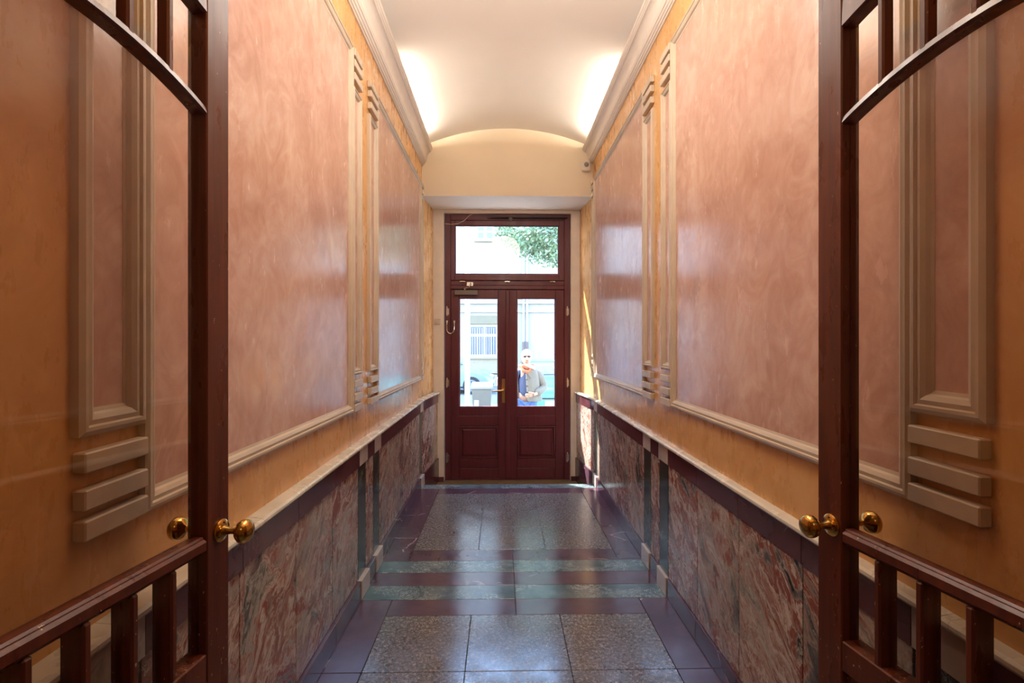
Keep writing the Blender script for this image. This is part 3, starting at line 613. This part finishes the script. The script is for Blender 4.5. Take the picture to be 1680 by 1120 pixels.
# ================================================================ PERSON
pe = empty('person', (.40, 8.2, GZ)); tag(pe, 'person in an open grey coat, orange scarf, dark top and glasses standing outside the door', 'person')
M['skin'] = plain('skin', (.42, .26, .19), .5, var=.04); M['coat'] = plain('light grey wool coat', (.15, .15, .138), .9, var=.12, vs=40); M['coat_lining'] = plain('dark coat lining', (.03, .03, .035), .8)
M['navy'] = plain('navy knit top', (.035, .05, .11), .85, var=.15, vs=60); M['jeans'] = plain('blue denim', (.06, .14, .38), .8, var=.2, vs=50); M['hair'] = plain('white hair', (.42, .41, .39), .7, var=.1, vs=60); M['scarf'] = plain('orange red scarf', (.45, .12, .06), .85, var=.3, vs=25); M['scarf_pale'] = plain('pale scarf fold', (.55, .55, .52), .85, var=.2, vs=25); M['shoe'] = plain('brown shoe leather', (.06, .04, .03), .5)
def skin(name, mat, pts, edges, rad, par, root=0, sub=2):
    me = bpy.data.meshes.new(name); me.from_pydata(pts, edges, []); me.materials.append(M[mat]); o = link(name, me, par)
    o.modifiers.new('Skin', 'SKIN').use_smooth_shade = True
    sv = me.skin_vertices[0].data
    for i, r in enumerate(rad): sv[i].radius = (r, r) if isinstance(r, (int, float)) else r; sv[i].use_root = (i == root)
    sb = o.modifiers.new('Subdivision', 'SUBSURF'); sb.levels = sb.render_levels = sub
    return o
pts = [(0, 0, .86), (0, 0, 1.0), (0, .01, 1.18), (0, 0, 1.30), (0, -.01, 1.38), (0, -.02, 1.44), (-.15, 0, 1.27), (-.20, 0, 1.02), (-.17, -.06, .80), (-.165, -.08, .735), (.15, 0, 1.27), (.27, .02, 1.01), (.15, -.17, .93), (.085, -.205, .92), (-.085, 0, .80), (-.095, -.01, .45), (-.10, .02, .09), (-.10, -.12, .04), (.085, 0, .80), (.095, -.01, .45), (.10, .02, .09), (.10, -.12, .04)]
edg = [(0, 1), (1, 2), (2, 3), (3, 4), (4, 5), (3, 6), (6, 7), (7, 8), (8, 9), (3, 10), (10, 11), (11, 12), (12, 13), (0, 14), (14, 15), (15, 16), (16, 17), (0, 18), (18, 19), (19, 20), (20, 21)]
rad = [.125, .11, .125, .09, .048, .05, .05, .038, .024, .028, .05, .038, .024, .028, .085, .052, .036, .03, .085, .052, .036, .03]
body = skin('body', 'skin', pts, edg, rad, pe)
hb_ = MB(); n, mm = 20, 16; v = []
for i in range(mm+1):
    th = math.pi*(i+.03)/(mm+.06)
    for k in range(n):
        a = 2*math.pi*k/n; x, y, z = .078*math.sin(th)*math.cos(a), .096*math.sin(th)*math.sin(a), .118*math.cos(th)
        if z < 0: x *= 1+z*2.4; y *= 1+z*1.0
        if y < 0:
            y -= .022*math.exp(-((x/.013)**2))*math.exp(-(((z+.015)/.022)**2)); y += .010*math.exp(-(((abs(x)-.030)/.016)**2))*math.exp(-(((z-.012)/.014)**2)); y -= .007*math.exp(-((x/.022)**2))*math.exp(-(((z+.055)/.010)**2))
        v.append((x, y-.02, 1.50+z))
f = [(i*n+k, (i+1)*n+k, (i+1)*n+(k+1) % n, i*n+(k+1) % n) for i in range(mm) for k in range(n)] + [tuple(range(n)), tuple(mm*n+k for k in range(n))[::-1]]
hb_.add(v, f)
for sx in (-1, 1): hb_.ball((sx*.080, -.01, 1.495), (.010, .020, .030), 8, 6)
hb_.build('head', 'skin', pe, smooth=True)
MB().ball((0, .008, 1.535), (.090, .098, .092), 18, 10).ball((0, .055, 1.48), (.082, .062, .09), 14, 8).build('hair', 'hair', pe, smooth=True)
MB().ball((-.032, -.112, 1.512), (.026, .010, .017), 10, 6).ball((.032, -.112, 1.512), (.026, .010, .017), 10, 6).tube([(-.085, -.02, 1.517), (-.062, -.10, 1.517), (-.02, -.116, 1.520), (.02, -.116, 1.520), (.062, -.10, 1.517), (.085, -.02, 1.517)], .004, 6).build('sunglasses', 'dark', pe, smooth=True)
MB().ball((0, -.108, 1.445), (.022, .006, .006), 8, 5).build('mouth', 'scarf', pe)
# hands: palm and separate fingers closed loosely
for hx, hy, hz, dx, dz, sg in ((.085, -.205, .92, -1, -.25, 1), (-.165, -.08, .735, .08, -1, -1)):
    hnd = []; he = []; hr = []; D = Vector((dx, -.15, dz)).normalized(); Sd = Vector((0, -.5, 1)).normalized() if sg > 0 else Vector((0, 1, 0)); Nn = D.cross(Sd).normalized()
    O = Vector((hx, hy, hz)); hnd += [O-D*.02, O+D*.045]; he.append((0, 1)); hr += [(.020, .034), (.016, .038)]
    for i in range(4):
        base_ = O+D*.05+Sd*(.027-.018*i); ln = (.070, .078, .072, .058)[i]; k = len(hnd)
        hnd += [base_, base_+D*ln*.5+Nn*.010, base_+D*ln*.85+Nn*.030]; he += [(1, k), (k, k+1), (k+1, k+2)]; hr += [.009, .0085, .0075]
    k = len(hnd); hnd += [O+D*.01+Sd*.034, O+D*.045+Sd*.055, O+D*.065+Sd*.050+Nn*.015]; he += [(0, k), (k, k+1), (k+1, k+2)]; hr += [.011, .010, .009]
    skin('hand', 'skin', [tuple(p) for p in hnd], he, hr, pe, 0, 1)
skin('jeans', 'jeans', [(0, 0, .90), (-.088, 0, .80), (-.098, -.01, .45), (-.102, .015, .11), (.088, 0, .80), (.098, -.01, .45), (.102, .015, .11)], [(0, 1), (1, 2), (2, 3), (0, 4), (4, 5), (5, 6)], [.135, .10, .072, .06, .10, .072, .06], pe)
for sx in (-1, 1): MB().ball((sx*.102, -.06, .045), (.048, .13, .045), 14, 8).build('shoe', 'shoe', pe, smooth=True)
skin('sweater', 'navy', [(0, -.01, .84), (0, -.01, 1.0), (0, 0, 1.18), (0, 0, 1.29), (-.15, 0, 1.27), (-.205, 0, 1.02), (-.175, -.055, .81)], [(0, 1), (1, 2), (2, 3), (3, 4), (4, 5), (5, 6)], [.135, .135, .145, .10, .065, .052, .040], pe)
# open coat: wraps the back and the viewer's right side, front edge left open
ce = MB(); v = []; f = []; rows = [(1.335, .10, .085, .02), (1.30, .175, .115, .02), (1.18, .195, .150, .02), (1.0, .185, .155, .03), (.90, .195, .165, .04), (.80, .215, .175, .05)]; na = 22
for z, rx, ry, ox in rows:
    for k in range(na+1):
        a0, a1 = math.radians(-104), math.radians(200)
        a = a0+(a1-a0)*k/na; wv = 1+.03*math.sin(a*7+z*5); v.append((ox+rx*math.cos(a)*wv, ry*math.sin(a)*wv, z))
w_ = na+1
for i in range(len(rows)-1):
    for k in range(na): f.append((i*w_+k, i*w_+k+1, (i+1)*w_+k+1, (i+1)*w_+k))
ct = ce.add(v, f).build('coat', 'coat', pe, smooth=True); so_ = ct.modifiers.new('Thickness', 'SOLIDIFY'); so_.thickness = .018; sb = ct.modifiers.new('Subdivision', 'SUBSURF'); sb.levels = sb.render_levels = 1
skin('sleeve', 'coat', [(.13, 0, 1.28), (.20, .01, 1.20), (.285, .02, 1.01), (.215, -.09, .965), (.13, -.17, .935)], [(0, 1), (1, 2), (2, 3), (3, 4)], [.08, .085, .078, .070, .062], ct)
MB().add([(.00, -.150, 1.29), (.11, -.165, 1.26), (.075, -.172, 1.17), (.02, -.165, 1.22), (.00, -.136, 1.29), (.11, -.150, 1.26), (.075, -.158, 1.17), (.02, -.15, 1.22)], [(0,1,2,3),(4,5,6,7),(0,1,5,4),(1,2,6,5),(2,3,7,6),(3,0,4,7)]).build('lapel', 'coat', ct)
bt = MB(); [bt.lathe([(.012, 0), (.010, .006)], (-.005+.004*i, -.160-.006*i, z), (0, -1, 0), 12) for i, z in enumerate((1.15, 1.05, .95))]; bt.build('buttons', 'dark', ct)
ring_ = [(.095*math.cos(a)*(1+.1*math.sin(5*a)), -.02+.085*math.sin(a), 1.350+.015*math.sin(2*a+1)) for a in [2*math.pi*i/20 for i in range(21)]]
sf = MB().tube(ring_, [.028+.006*math.sin(3*i) for i in range(21)], 10).tube([(-.09, -.09, 1.34), (-.06, -.135, 1.29), (.02, -.15, 1.27), (.06, -.14, 1.31)], [.022, .028, .026, .02], 8).build('scarf', 'scarf', pe, smooth=True)
MB().tube([(-.02, -.12, 1.385), (.05, -.12, 1.36), (.11, -.07, 1.33), (.13, -.03, 1.27)], [.02, .030, .030, .022], 8).build('scarf_fold', 'scarf_pale', sf, smooth=True)
